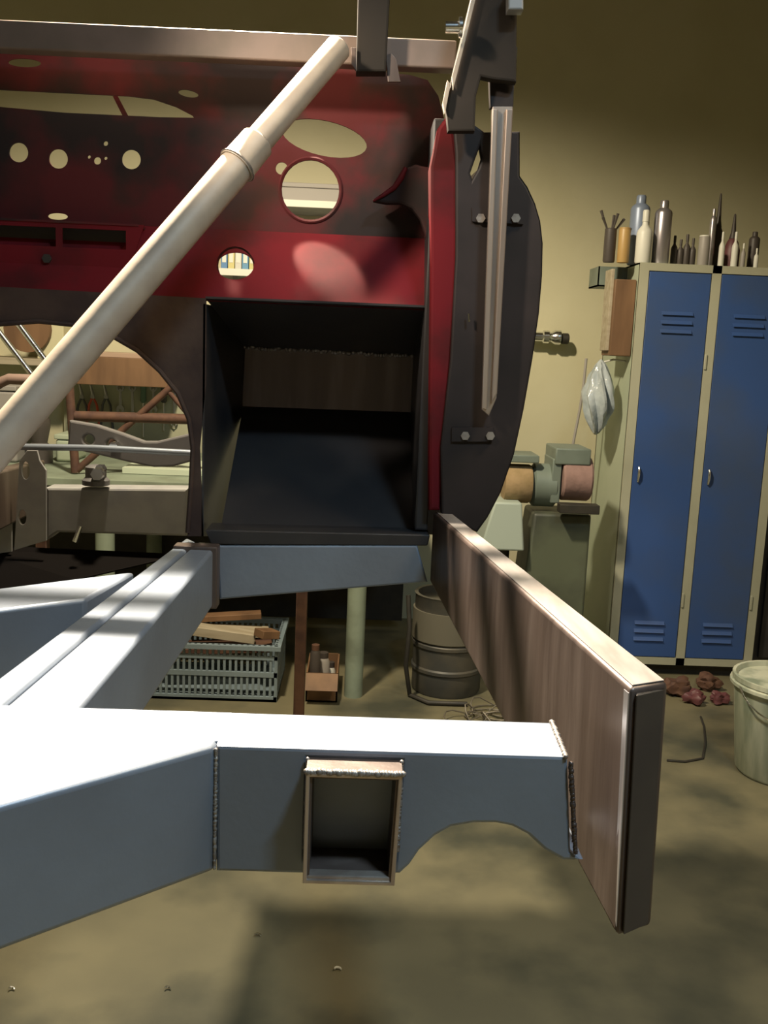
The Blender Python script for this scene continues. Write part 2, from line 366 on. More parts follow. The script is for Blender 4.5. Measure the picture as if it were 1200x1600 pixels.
# lower firewall stepping out towards the seats
LP0, LP1 = 1.945, 1.845
zt_ = on_y(560, 368, LP0).z; zb_ = on_y(500, 478, LP1).z
def slope(p):
    t = (zt_-p.z)/(zt_-zb_); p.y += -t*(LP0-LP1); return p
lo = [(-1.02, zt_), (.112, zt_), (.108, zb_), (-1.02, zb_)]
h = on_y(368, 416, 1.9)
p1 = [xz(0, 356, LP0-.005), xz(88, 358, LP0-.005), xz(88, 384, LP0-.02), xz(0, 382, LP0-.02)]
low = link('lower_firewall', plate(lo, [oval(h.x, h.z, size(28, 1.9), size(21, 1.9), 0, 28)], LP0, .004, slope), redclean, cw)
link('hole_rim', lathe((h.x, 1.893, h.z), [(size(29, 1.9), .006), (size(27, 1.9), .012), (size(26.5, 1.9), .012), (size(28.5, 1.9), .004)], 28, 'Y', False), redpaint, low)
# parcel ledge on the left with two dark pockets
ly = 1.885
lx0 = xz(-420, 350, ly)[0]; lx1 = xz(200, 350, ly)[0]
zz = on_y(100, 346, ly).z; z2 = on_y(100, 356, ly).z; z3 = on_y(100, 386, ly).z; z4 = on_y(100, 424, ly).z
xd = xz(92, 360, ly)[0]
fr = [(lx0, z4), (lx1, z4), (lx1+.03, zz), (lx0, zz)]
pk = [[(xd+.006, z3), (lx1-.004, z3), (lx1-.004, z2), (xd+.006, z2)], [(lx0+.02, z3), (xd-.006, z3), (xd-.006, z2), (lx0+.02, z2)]]
led = link('parcel_ledge', plate(fr, pk, ly, .004), redclean, cw)
link('ledge_top', box(lx0, lx1+.02, ly-.002, FW, zz-.003, zz+.001), redpaint, cw)
link('pocket_back', box(lx0, lx1, ly+.035, ly+.038, z3-.01, z2+.01), black, cw)
link('bolt_head', bolt(on_y(73, 404, ly-.004), 'Y', .009, .006), dark, cw)
# tunnel panel with the transmission arch
TY = 1.835
arch = [(-200, 640), (-160, 570), (-90, 525), (-20, 508), (60, 502), (120, 508), (170, 522), (215, 548), (250, 580), (278, 615), (295, 655), (301, 700), (298, 760), (293, 832)]
tp = xzs([(-420, 425), (180, 458), (322, 466), (322, 600), (312, 700), (318, 838), (293, 838)] + arch[::-1] + [(-230, 840), (-420, 840)], TY)
tun = link('tunnel_panel', plate(tp, [], TY, .005), rustpanel, cw)
link('arch_flange', sweep([on_y(a, b, TY-.002) for a, b in arch], .0045, 8), rustpanel, tun)
# footwell
FB = 2.20
LT, LB = on_y(321, 475, TY), on_y(318, 838, TY)
RT, RB = on_y(690, 490, TY), on_y(672, 845, TY)
bt = on_y(385, 545, FB); bb = on_y(380, 634, FB); br = on_y(690, 560, FB); brb = on_y(690, 645, FB)
lowl = on_y(345, 826, 1.86); lowr = on_y(690, 834, 1.86)
def quad(a, b, c_, d, n, t=.004):
    n = Vector(n)*t; return hexa([a, b, c_, d, a+n, b+n, c_+n, d+n])
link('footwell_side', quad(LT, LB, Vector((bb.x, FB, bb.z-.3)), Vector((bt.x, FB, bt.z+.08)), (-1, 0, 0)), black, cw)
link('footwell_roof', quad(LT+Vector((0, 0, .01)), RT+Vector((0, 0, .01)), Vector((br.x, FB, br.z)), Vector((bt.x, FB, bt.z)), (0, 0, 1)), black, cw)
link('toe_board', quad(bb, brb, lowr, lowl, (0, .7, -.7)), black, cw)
st = link('patch_strip', quad(bt+Vector((0, -.02, .003)), br+Vector((0, -.02, .003)), brb+Vector((0, -.02, 0)), bb+Vector((0, -.02, 0)), (0, 1, 0), .02), rusty, cw)
tag(st, 'unpainted steel strip welded across the footwell')
link('weld_bead', bead(bt+Vector((0, -.02, .003)), br+Vector((0, -.02, .003)), .005, 70, .6), weld, st)
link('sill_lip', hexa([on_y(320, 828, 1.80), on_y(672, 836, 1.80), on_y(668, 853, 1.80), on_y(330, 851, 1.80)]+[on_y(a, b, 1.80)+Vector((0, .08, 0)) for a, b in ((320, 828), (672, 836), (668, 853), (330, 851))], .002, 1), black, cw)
# red hinge pillar
py = 1.80
pil = xzs([(700, 178), (710, 210), (716, 260), (717, 330), (716, 400), (712, 480), (706, 560), (698, 650), (692, 720), (688, 798), (670, 798), (670, 700), (671, 600), (672, 500), (673, 420), (672, 340), (672, 260), (684, 200)], py)
link('hinge_pillar', plate(pil, [], py, .06, None, .006), redclean, cw)
# curved corner gusset and wheel-well bulge
gp = [(583, 314), (600, 304), (616, 293), (627, 277), (634, 262), (650, 256), (674, 262), (674, 392), (668, 390), (664, 365), (656, 342), (643, 326), (625, 318), (604, 318)]
gus = link('corner_gusset', plate(xzs(gp, 1.90), [], 1.90, .025, None, .005), redpaint, cw)
link('rolled_lip', sweep([on_y(a, b, 1.898) for a, b in gp[:5]], [.002, .004, .005, .006, .004], 10), redclean, gus)
link('kick_panel', box(.108, .135, 1.83, 2.2, .96, 1.72, .004), black, cw)
# door jamb and outer skin
jy = 1.79
edge = [(812, 205), (812, 275), (824, 292), (836, 318), (844, 345), (848, 380), (847, 430), (842, 490), (832, 560), (818, 640), (803, 710), (782, 770), (762, 808), (745, 832)]
jb = xzs([(708, 190), (735, 190), (757, 206)] + edge + [(690, 805), (688, 700), (704, 560), (712, 400), (712, 240)], jy)
hl = xzs([(750, 228), (753, 245), (748, 262), (738, 280), (735, 270), (742, 250)], jy)
jamb = link('door_jamb', plate(jb, [hl], jy, .03, None, .004), jambmat, cw)
tag(jamb, 'near-black door jamb with curved outer edge')
bm = bmesh.new(); A = []; B = []
for a, b in edge:
    p = on_y(a, b, jy); A.append(bm.verts.new(p)); B.append(bm.verts.new(p+Vector((-.05, .6, 0))))
for i in range(len(A)-1): bm.faces.new((A[i], A[i+1], B[i+1], B[i]))
r_ = bmesh.ops.solidify(bm, geom=list(bm.faces), thickness=.003)
link('outer_skin', finish(bm), jambmat, cw)
for i, (a, b) in enumerate(((751, 341), (806, 341), (727, 681), (766, 681))):
    link('hinge_bolt', bolt(on_y(a, b, jy-.006), 'Y', .0085, .008), weld, jamb)
for L in (((738, 346), (818, 350)), ((706, 690), (770, 690))):
    link('hinge_plate', plate(xzs([(L[0][0], L[0][1]-22), (L[1][0], L[1][1]-22), L[1], L[0]], jy-.006), [], jy-.005, .006), jambmat, jamb)
link('jamb_clip', sweep([on_y(732, 490, jy-.012), on_y(733, 503, jy-.012)], .002, 6), chrome, jamb)

# window channel in front of the jamb
wc = thing('window_channel', on_y(765, 640, 1.765), 'polished steel channel strip standing upright on the dark door jamb', 'metal strip')
def strip(pts, y, th, m, name, par, bev=.002): return link(name, plate(xzs(pts, y), [], y, th, None, bev), m, par)
strip([(769, 165), (802, 165), (776, 622), (764, 650), (753, 640)], 1.762, .012, polished, 'channel_base', wc)
strip([(769, 170), (778, 170), (761, 640), (753, 638)], 1.753, .010, polished, 'channel_flange', wc)
strip([(791, 170), (802, 170), (777, 615), (768, 630)], 1.753, .010, polished, 'channel_flange', wc)
strip([(764, 100), (805, 100), (802, 168), (766, 168)], 1.762, .02, jambmat, 'channel_sleeve', wc)
# windscreen pillar
wp = thing('windscreen_pillar', on_y(720, 195, 1.72), 'dark slanted windscreen pillar with pale edge above the door jamb', 'windscreen pillar')
strip([(752, -70), (815, -70), (808, 20), (807, 128), (770, 124), (752, 120), (744, 150), (742, 205), (700, 205), (697, 170), (708, 110)], 1.735, .025, mat('brown_grey_pillar', (.036, .029, .024), .8, 0, (.028, .023, .019), 8, spec=.15), 'pillar', wp, .004)
strip([(752, -70), (760, -70), (716, 110), (708, 140), (706, 120), (722, 60)], 1.722, .006, tubegrey, 'edge_trim', wp, .001)
strip([(699, 125), (703, 130), (699, 160), (695, 175), (692, 160)], 1.722, .02, tubegrey, 'edge_trim', wp, .001)
strip([(794, -20), (818, -20), (818, 15), (794, 15)], 1.70, .03, greywhite, 'top_block', wp, .003)
link('pillar_bolt', sweep([on_y(696, 43, 1.70), on_y(718, 43, 1.70)], .0095, 12), chrome, wp)
link('bolt_washer', sweep([on_y(717, 43, 1.70), on_y(722, 43, 1.70)], .016, 16), chrome, wp)
link('chrome_edge', sweep([on_y(807, 74, 1.745), on_y(805, 122, 1.745)], .002, 6), chrome, wp)

# bracing frame over the cowl
bf = thing('bracing_frame', on_y(580, 112, 1.86), 'square steel bar braced across the top of the red cowl', 'bracing frame')
link('cross_bar', beam(on_y(-300, 44, 1.86), on_y(712, 90, 1.86), .035, size(40, 1.86), .004), mat('brown_bar', (.19, .14, .115), .5, .2, (.15, .115, .09), 12), bf)
strip([(565, -240), (622, -240), (603, 112), (556, 112)], 1.80, .035, mat('dark_upright', (.022, .018, .014), .75, spec=.2), 'upright_bar', bf, .004)
strip([(602, 86), (612, 83), (619, 92), (626, 128), (606, 128), (604, 100)], 1.81, .006, rusty, 'clamp_tab', bf, .001)
strip([(548, 74), (556, 74), (557, 112), (549, 100)], 1.79, .006, rusty, 'clamp_tab', bf, .001)
# diagonal tube
t1, t0 = on_y(531, 72, 1.765), on_y(-70, 772, 1.36)
mid = t0.lerp(t1, (on_y(340, 232, 1.6).x-t0.x)/(t1.x-t0.x))
def along(f): return t0.lerp(t1, f)
dt = thing('diagonal_brace_tube', t0, 'pale steel pipe running diagonally across the red firewall with collar joint', 'steel pipe')
def tfrac(px, py):
    best = min((abs((xz_[0]-px))+abs(xz_[1]-py), i) for i, xz_ in ((i, projpx(along(i/400))) for i in range(401))); return best[1]/400
def projpx(p):
    v = cam.matrix_world.inverted() @ p; return (600+FPX*v.x/-v.z, 800-FPX*v.y/-v.z)
fa, fb = tfrac(312, 258), tfrac(347, 222)
link('lower_pipe', sweep([along(-.25), along(fa)], .0285, 28), tubegrey, dt)
link('collar', sweep([along(fa-.004), along(fa), along(fa+.006), along(fb-.012), along(fb), along(fb+.004)], [.031, .0325, .030, .029, .029, .025], 28), tubegrey, dt)
link('weld_ring', sweep([along(fa-.004), along(fa-.001), along(fa+.003)], [.0295, .0335, .031], 28), weld, dt)
link('upper_pipe', sweep([along(fb), along(.995), along(1.0)], [.0235, .0225, .019], 28), tubegrey, dt)

# ------------------------------------------------------------------ trestle under the chassis front
tr = thing('steel_trestle', (-.25, 2.75, 0), 'rusty thin trestle post standing below the cowl', 'trestle')
xl = on_y(470, 1000, 2.75).x
link('post', box(xl-.016, xl+.016, 2.734, 2.766, 0, .80, .003), rust, tr)
link('post', box(-.93, -.898, 2.734, 2.766, 0, .80, .003), rust, tr)
link('top_rail', box(-.95, xl+.03, 2.72, 2.78, .80, .835, .003), rust, tr)
link('foot', box(xl-.06, xl+.06, 2.69, 2.81, 0, .008), rust, tr)
link('foot', box(-.97, -.86, 2.69, 2.81, 0, .008), rust, tr)

# ------------------------------------------------------------------ blue locker
LY = 3.85
lk = thing('metal_locker', (1.36, 4.1, 0), 'blue two-door metal locker with pale grey frame', 'locker')
X0, X1, Z0, Z1 = 1.066, 1.675, .05, 1.685
link('body', boxes([(X0, X0+.006, LY+.012, LY+.5, Z0, Z1), (X1-.006, X1, LY+.012, LY+.5, Z0, Z1), (X0, X1, LY+.49, LY+.5, Z0, Z1), (X0, X1, LY+.012, LY+.5, Z1-.006, Z1), (X0, X1, LY+.012, LY+.5, Z0, Z0+.006)]), lockside, lk)
xm = (X0+X1)/2
link('frame', boxes([(X0, X0+.035, LY, LY+.02, Z0, Z1), (X1-.035, X1, LY, LY+.02, Z0, Z1), (xm-.018, xm+.018, LY, LY+.02, Z0, Z1), (X0+.035, X1-.035, LY, LY+.02, Z1-.03, Z1), (X0+.035, X1-.035, LY, LY+.02, Z0, Z0+.03)]), lockf, lk)
link('plinth', box(X0+.02, X1-.02, LY+.04, LY+.48, 0, Z0), dark, lk)
for a, b in ((X0+.038, xm-.021), (xm+.021, X1-.038)):
    d = link('door', box(a, b, LY+.002, LY+.018, Z0+.033, Z1-.033, .002), blue, lk)
    for zc in (1.50, 1.465, 1.43, .235, .20, .165):
        link('louvre', hexa([(a+.06, LY+.002, zc), (b-.06, LY+.002, zc), (b-.06, LY-.006, zc-.012), (a+.06, LY-.006, zc-.012), (a+.06, LY+.003, zc+.004), (b-.06, LY+.003, zc+.004), (b-.06, LY-.004, zc-.010), (a+.06, LY-.004, zc-.010)]), blue, d)
    link('lock_handle', sweep([(a+.022, LY-.004, .82), (a+.022, LY-.012, .845), (a+.022, LY-.012, .87), (a+.022, LY-.004, .88)], .0045, 8), chrome, d)
    link('hinge', box(b+.002, b+.012, LY-.005, LY+.004, 1.28, 1.34, .002), lockf, d)
    link('hinge', box(b+.002, b+.012, LY-.005, LY+.004, .3, .36, .002), lockf, d)
dk = thing('gap_box', (2.0, 4.1, 0), 'dark box added in the gap right of the blue locker', 'cabinet')  # dark box added where a dark gap shows beside the locker
link('body', box(1.70, 2.35, LY+.06, LY+.56, .04, 1.15, .004), black, dk)
link('plinth', box(1.73, 2.32, LY+.1, LY+.5, 0, .04), dark, dk)
link('door', box(1.72, 2.02, LY+.045, LY+.06, .08, 1.11, .003), black, dk)
link('door', box(2.03, 2.33, LY+.045, LY+.06, .08, 1.11, .003), black, dk)

# things on the locker
top = Z1+.0005
def item(name, px0, px1, pyt, prof, m, label, cat, Y=LY+.09, capm=None, n=20, group=None):
    """turned container: prof = [(fraction of radius, fraction of height)]; last section is the cap"""
    a = on_y((px0+px1)/2, 405, Y); r = size((px1-px0)/2, Y); hgt = on_y((px0+px1)/2, pyt, Y).z-top
    c_ = (a.x, Y, top)
    e = thing(name, c_, label, cat, group)
    body, cap = prof
    link('body', lathe(c_, [(r*f, hgt*h_) for f, h_ in body], n), m, e)
    if cap: link('cap', lathe(c_, [(r*f, hgt*h_) for f, h_ in cap], n), capm or white, e)
    return e
CAN = ([(.92, 0), (1, .02), (1, .80), (.9, .84), (.55, .88)], [(.5, .88), (.5, .98), (.42, 1)])
JAR = ([(.9, 0), (1, .04), (1, .9), (.85, .92), (.85, .1), (.0, .1)], None)
BOT = ([(.9, 0), (1, .03), (1, .55), (.9, .62), (.4, .72), (.36, .78)], [(.42, .78), (.42, .97), (.36, 1)])
CON = ([(.95, 0), (1, .03), (1, .35), (.7, .5), (.45, .56)], [(.5, .56), (.32, .66), (.14, .98), (.08, 1)])
TUB = ([(.95, 0), (1, .02), (1, .93), (.94, .96)], [(.96, .96), (.96, 1), (.9, 1.005)])
sil = mat('aluminium_can', (.50, .47, .50), .3, .8); bluecan = mat('blue_grey_can', (.22, .27, .38), .4, .2)
amber = mat('amber_tin', (.42, .27, .10), .45); darkp = mat('dark_plastic', (.06, .05, .045), .5); marn = mat('maroon_plastic', (.12, .04, .045), .5)
greyp = mat('grey_plastic', (.30, .28, .26), .5)
j = item('brush_jar', 942, 960, 352, JAR, darkp, 'dark jar of brushes at the locker\'s left top corner', 'jar', LY+.07)
jl = j.location
for i in range(5):
    a = i*1.26; tip = Vector((jl.x+.05*math.cos(a), jl.y+.03*math.sin(a), jl.z+.17+.015*(i % 3)))
    link('brush', sweep([Vector((jl.x+.004*math.cos(a), jl.y, jl.z+.02)), Vector((jl.x+.015*math.cos(a), jl.y+.008*math.sin(a), jl.z+.12)), tip], [.003, .003, .006], 7), darkp, j)
item('paint_tin', 964, 982, 356, TUB, amber, 'small amber tin between brush jar and spray can', 'tin', LY+.06, amber)
item('spray_can', 980, 1009, 305, CAN, bluecan, 'tall blue-grey spray can on the locker', 'spray can', LY+.13, bluecan)
item('plastic_bottle', 992, 1016, 328, BOT, white, 'white bottle in front of the blue-grey spray can', 'bottle', LY+.055)
item('aerosol_can', 1018, 1044, 313, CAN, sil, 'shiny silver aerosol can beside the white bottle', 'spray can', LY+.09, sil)
for i, (a, b, t) in enumerate(((1047, 1057, 368), (1057, 1067, 374), (1066, 1077, 366), (1076, 1086, 372))):
    item('small_bottle', a, b, t, BOT, darkp, ['dark little bottle next to the silver aerosol can', 'second little dark bottle right of the silver aerosol can', 'third little dark bottle right of the silver aerosol can', 'little dark bottle just left of the pale grey bottle'][i], 'bottle', LY+.12, darkp, 14, 'little dark bottles on the locker')
item('pale_bottle', 1090, 1107, 368, TUB, greyp, 'pale grey squat bottle left of the pointed oil bottle', 'bottle', LY+.05, white)
item('slim_tube', 1104, 1114, 326, CAN, sil, 'slim silver tube beside the pointed oil bottle', 'tube', LY+.14, sil)
item('oil_bottle', 1106, 1128, 302, CON, darkp, 'dark oil bottle with a tall pointed nozzle', 'oil bottle', LY+.19, darkp)
item('squeeze_bottle', 1130, 1154, 334, CON, marn, 'maroon squeeze bottle right of the pointed oil bottle', 'bottle', LY+.16, darkp)
item('white_vial', 1122, 1131, 362, BOT, white, 'thin white vial in front of pointed oil bottle', 'bottle', LY+.05, None, 12)
item('white_vial', 1142, 1152, 362, BOT, white, 'thin white vial in front of maroon squeeze bottle', 'bottle', LY+.05, None, 12)
item('short_vial', 1157, 1164, 380, BOT, greyp, 'short grey vial right of the two white vials', 'bottle', LY+.05, None, 12)
item('dark_can', 1168, 1184, 362, CAN, darkp, 'dark can standing near the locker\'s right end', 'spray can', LY+.13, darkp, 16)
item('short_vial', 1178, 1185, 388, BOT, white, 'short white vial in front of the dark can', 'bottle', LY+.04, None, 12)

# things hanging on the locker's left side
XS = X0-.002
tp_ = thing('wooden_box', (XS-.04, LY+.12, 1.37), 'brown wooden box hanging on the locker side', 'wooden box')
link('body', box(XS-.085, XS, LY+.03, LY+.17, 1.32, 1.62, .004), brownwood, tp_)
link('back_strip', box(XS-.098, XS-.085, LY+.05, LY+.15, 1.34, 1.66, .002), wood, tp_)
tg = thing('metal_tray', (XS-.06, LY+.25, 1.6), 'small grey metal tray above the hanging wooden box', 'tray')
link('body', boxes([(XS-.12, XS, LY+.18, LY+.34, 1.60, 1.606), (XS-.12, XS-.115, LY+.18, LY+.34, 1.60, 1.68), (XS-.12, XS, LY+.18, LY+.185, 1.60, 1.68)]), greygreen, tg)
pb = thing('plastic_bag', (XS-.09, LY+.1, 1.2), 'shiny crumpled grey plastic bag hanging on the locker side', 'bag')
bm = bmesh.new(); bmesh.ops.create_icosphere(bm, subdivisions=4, radius=1)
for v in bm.verts:
    x, y, z = v.co
    wv = 1+.18*math.sin(7*math.atan2(y, x)+3*z)+.08*math.sin(13*x+9*z)
    tz = (z+1)/2; wid = (.55+.75*math.sin(pi*min(1, tz*.85+.1)))*.055
    v.co = (XS-.100+x*wid*wv*.8, LY+.10+y*wid*wv*1.2, 1.15+z*.155)
link('sack', finish(bm), mat('clear_plastic', (.42, .47, .50), .22, .0, (.30, .35, .38), 14, bump=.5, bscale=25), pb)
link('tie', sweep([(XS-.1, LY+.1, 1.29), (XS-.05, LY+.1, 1.305), (XS, LY+.1, 1.30)], .004, 8), white, pb)
cdd = tag(link('hanging_cord', sweep([on_y(a, b, LY+.2) for a, b in ((916, 560), (912, 600), (906, 640), (898, 680), (892, 712))], .006, 8), greyp), 'grey cord hanging down beside the locker', 'cord')

# ------------------------------------------------------------------ pedestal grinder
GY = 3.6
gr = thing('pedestal_grinder', (on_y(870, 990, GY).x, GY+.15, 0), 'grey-green pedestal grinder with two wheels left of the locker', 'grinder')
def gx(px): return on_y(px, 800, GY).x
def gz(py, px=870): return on_y(px, py, GY).z
gxc = gx(868)
link('pedestal', hexa([(gx(815), GY, 0.02), (gx(925), GY, .02), (gx(925), GY+.32, .02), (gx(815), GY+.32, .02), (gx(838), GY+.05, gz(806)), (gx(930), GY+.05, gz(806)), (gx(930), GY+.27, gz(806)), (gx(838), GY+.27, gz(806))], .012, 3), mat('dark_green_paint', (.10, .115, .075), .5, .1, (.055, .06, .045), 5), gr)
link('base_plate', box(gx(800), gx(940), GY-.03, GY+.36, 0, .025, .004), greygreen, gr)
link('motor', lathe(((gx(832)), GY+.14, gz(766)), [(.001, -.01), (.06, 0), (.085, .02), (.085, .10), (.06, .12)], 24, 'X'), greygreen, gr)
link('wheel', lathe((gx(880), GY+.12, gz(752)), [(.02, 0), (.082, .002), (.088, .01), (.088, .11), (.082, .118), (.02, .12)], 30, 'X'), mat('pink_grinding_wheel', (.30, .19, .17), .85, 0, (.24, .15, .13), 20, bump=.2), gr)
link('wheel', lathe((gx(790), GY+.12, gz(764)), [(.02, 0), (.072, .002), (.076, .01), (.076, .10), (.072, .108), (.02, .11)], 30, 'X'), mat('tan_buffing_wheel', (.34, .24, .13), .95, 0, (.28, .2, .1), 20, bump=.3), gr)
link('wheel_guard', box(gx(866), gx(922), GY+.05, GY+.26, gz(728), gz(702), .006), greygreen, gr)
link('guard_cheek', box(gx(866)-.006, gx(878), GY+.06, GY+.24, gz(790), gz(720), .004), greygreen, gr)
link('tool_rest', box(gx(872), gx(934), GY-.03, GY+.03, gz(800), gz(786), .003), dark, gr)
link('wheel_guard', box(gx(775), gx(842), GY+.06, GY+.24, gz(728), gz(716), .004), greygreen, gr)
link('dust_chute', hexa([(gx(752), GY-.02, gz(862)), (gx(822), GY-.02, gz(862)), (gx(822), GY+.2, gz(862)), (gx(752), GY+.2, gz(862)), (gx(772), GY, gz(788)), (gx(815), GY, gz(788)), (gx(815), GY+.16, gz(788)), (gx(772), GY+.16, gz(788))], .008, 3), mat('pale_chute', (.36, .42, .37), .5), gr)
link('chute_pipe', sweep([(gx(790), GY+.1, gz(862)), (gx(790), GY+.12, .3), (gx(812), GY+.15, .1)], .04, 14), dark, gr)

# chrome fitting on the wall
fp = thing('wall_tap', on_y(858, 526, WY), 'short chrome pipe fitting on the wall beside the car body', 'tap')
a = on_y(856, 527, WY)
link('body', lathe((a.x-.10, WY-.07, a.z), [(.022, 0), (.022, .06), (.03, .065), (.03, .09), (.022, .10), (.034, .12), (.034, .145), (.02, .15)], 18, 'X'), chrome, fp)
link('stem', sweep([(a.x-.03, WY-.07, a.z), (a.x-.03, WY, a.z)], .016, 12), chrome, fp)
link('handle', lathe((a.x+.05, WY-.07, a.z-.005), [(.018, 0), (.026, .005), (.026, .03), (.02, .035)], 14, 'X'), dark, fp)

# ------------------------------------------------------------------ bucket, scrap
b0 = on_z(1205, 1228, 0); bx, by = 1.395, 2.92
bk = thing('paint_bucket', (bx, by, 0), 'white bucket streaked with green-grey paint in front of the locker', 'bucket')
bmx = mat('streaked_white_plastic', (.50, .52, .42), .5, 0, (.20, .24, .18), 9, .45, .62, stretch=(1, 1, .18))
link('body', lathe((bx, by, 0), [(.125, 0), (.135, .012), (.165, .31), (.17, .31), (.17, .325), (.16, .325), (.13, .02), (.001, .02)], 32), bmx, bk)
link('rim', lathe((bx, by, .29), [(.166, 0), (.176, .004), (.176, .014), (.166, .018)], 32), bmx, bk)
link('handle', sweep([Vector((bx+.175*math.cos(t), by-.05-.10*math.sin(t), .305-.10*math.sin(t))) for t in [pi*i/14 for i in range(15)]], .003, 8), chrome, bk)
for i, (a, b, rr, m) in enumerate(((1066, 1094, .045, rust), (1093, 1108, .034, marn), (1113, 1086, .042, rust), (1131, 1108, .03, marn))):
    p = on_z(a, b, .0)
    bm = bmesh.new(); bmesh.ops.create_icosphere(bm, subdivisions=3, radius=1)
    for v in bm.verts:
        n_ = 1+.2*math.sin(5*v.co.x+i)+.18*math.sin(7*v.co.y+2*i)+.1*math.sin(11*v.co.z)
        v.co = Vector((p.x+v.co.x*rr*n_*1.2, p.y+.06+v.co.y*rr*n_, max(0.0, rr*.75+v.co.z*rr*n_*.8)))
    tag(link('rag', finish(bm), m), ['rust-coloured crumpled rag nearest the rail end below the locker', 'maroon crumpled rag between two rust-coloured ones', 'rust-coloured crumpled rag right of the maroon one', 'small maroon rag beside the white bucket'][i], 'rag', 'rags on the floor below the locker')
tag(link('floor_wire', sweep([on_z(a, b, .004) for a, b in ((1095, 1120), (1100, 1135), (1102, 1160), (1098, 1185), (1070, 1190), (1042, 1188))], .004, 6), dark), 'thin dark wire lying on the floor below the locker', 'wire')

# ------------------------------------------------------------------ workbench and what is under it
BY = 3.46
wb = thing('workbench', (-.9, 3.95, 0), 'pale green steel workbench along the back wall', 'workbench')
link('top', box(-2.4, .22, BY-.03, BY+.95, .775, .805, .003), benchgreen, wb)
for px in (163, 555):
    xc = on_y(px, 1000 if px > 400 else 850, BY+.03).x
    link('leg', lathe((xc, BY+.04, 0), [(.035, 0), (.035, .775)], 20), benchgreen, wb)
    link('leg', lathe((xc, BY+.88, 0), [(.035, 0), (.035, .775)], 20), benchgreen, wb)
link('leg', lathe((-2.3, BY+.04, 0), [(.035, 0), (.035, .775)], 20), benchgreen, wb)
link('leg', lathe((-2.3, BY+.88, 0), [(.035, 0), (.035, .775)], 20), benchgreen, wb)
link('bench_shade_panel', box(-2.4, .22, BY+.92, BY+.94, .05, .77), dark, wb)  # dark panel standing in for the shade under the bench
# crate
CY = 3.40
cx1 = on_y(433, 1050, CY).x; cx0 = cx1-.56; cz1 = on_y(430, 1010, CY).z
cr = thing('plastic_crate', ((cx0+cx1)/2, CY+.2, 0), 'grey-blue slotted plastic crate full of wood offcuts', 'crate')
L = []
for x_ in [cx0+.0]: pass
def crate_wall(yw):
    out = [(cx0, cx1, yw, yw+.012, z_, z_+hh) for z_, hh in ((0, .02), (.095, .018), (cz1-.055, .014), (cz1-.02, .02))]
    nb = 26
    for i in range(nb+1):
        x_ = cx0+(cx1-cx0-.008)*i/nb; out.append((x_, x_+.009, yw+.002, yw+.010, .0, cz1))
    return out
link('front_wall', boxes(crate_wall(CY)), crateplastic, cr); link('back_wall', boxes(crate_wall(CY+.36)), crateplastic, cr)
def crate_side(xw):
    out = [(xw, xw+.012, CY, CY+.37, z_, z_+hh) for z_, hh in ((0, .02), (.095, .018), (cz1-.055, .014), (cz1-.02, .02))]
    for i in range(17): out.append((xw+.002, xw+.01, CY+.36*i/16, CY+.36*i/16+.009, 0, cz1))
    return out
link('side_wall', boxes(crate_side(cx0)), crateplastic, cr); link('side_wall', boxes(crate_side(cx1-.012)), crateplastic, cr)
link('bottom', box(cx0, cx1, CY, CY+.37, 0.0, .01), crateplastic, cr)
link('rim', boxes([(cx0-.012, cx1+.012, CY-.012, CY, cz1-.016, cz1), (cx0-.012, cx1+.012, CY+.372, CY+.384, cz1-.016, cz1), (cx0-.012, cx0, CY, CY+.372, cz1-.016, cz1), (cx1, cx1+.012, CY, CY+.372, cz1-.016, cz1)]), crateplastic, cr)
def offcut(px0, py0, px1, py1, Y, wd, ht, m, label):
    p = on_y(px0, py0, Y); q_ = on_y(px1, py1, Y+.05)
    tag(link('wood_offcut', beam(p, q_, wd, ht, .002), m), label, 'offcut', 'wood offcuts heaped in the crate')
offcut(262, 968, 408, 960, CY+.22, .06, .022, brownwood, 'brown board on top of the crate heap')
offcut(300, 982, 420, 988, CY+.19, .07, .03, wood, 'short pale board resting under the brown board')
offcut(250, 975, 398, 996, CY+.07, .07, .035, wood, 'long pale board slanting across the crate')
offcut(404, 990, 430, 990, CY+.06, .06, .03, brownwood, 'short brown block at the crate\'s right end')
offcut(260, 1012, 425, 1008, CY+.12, .12, .022, rust, 'dark board lying flat under the pale boards')
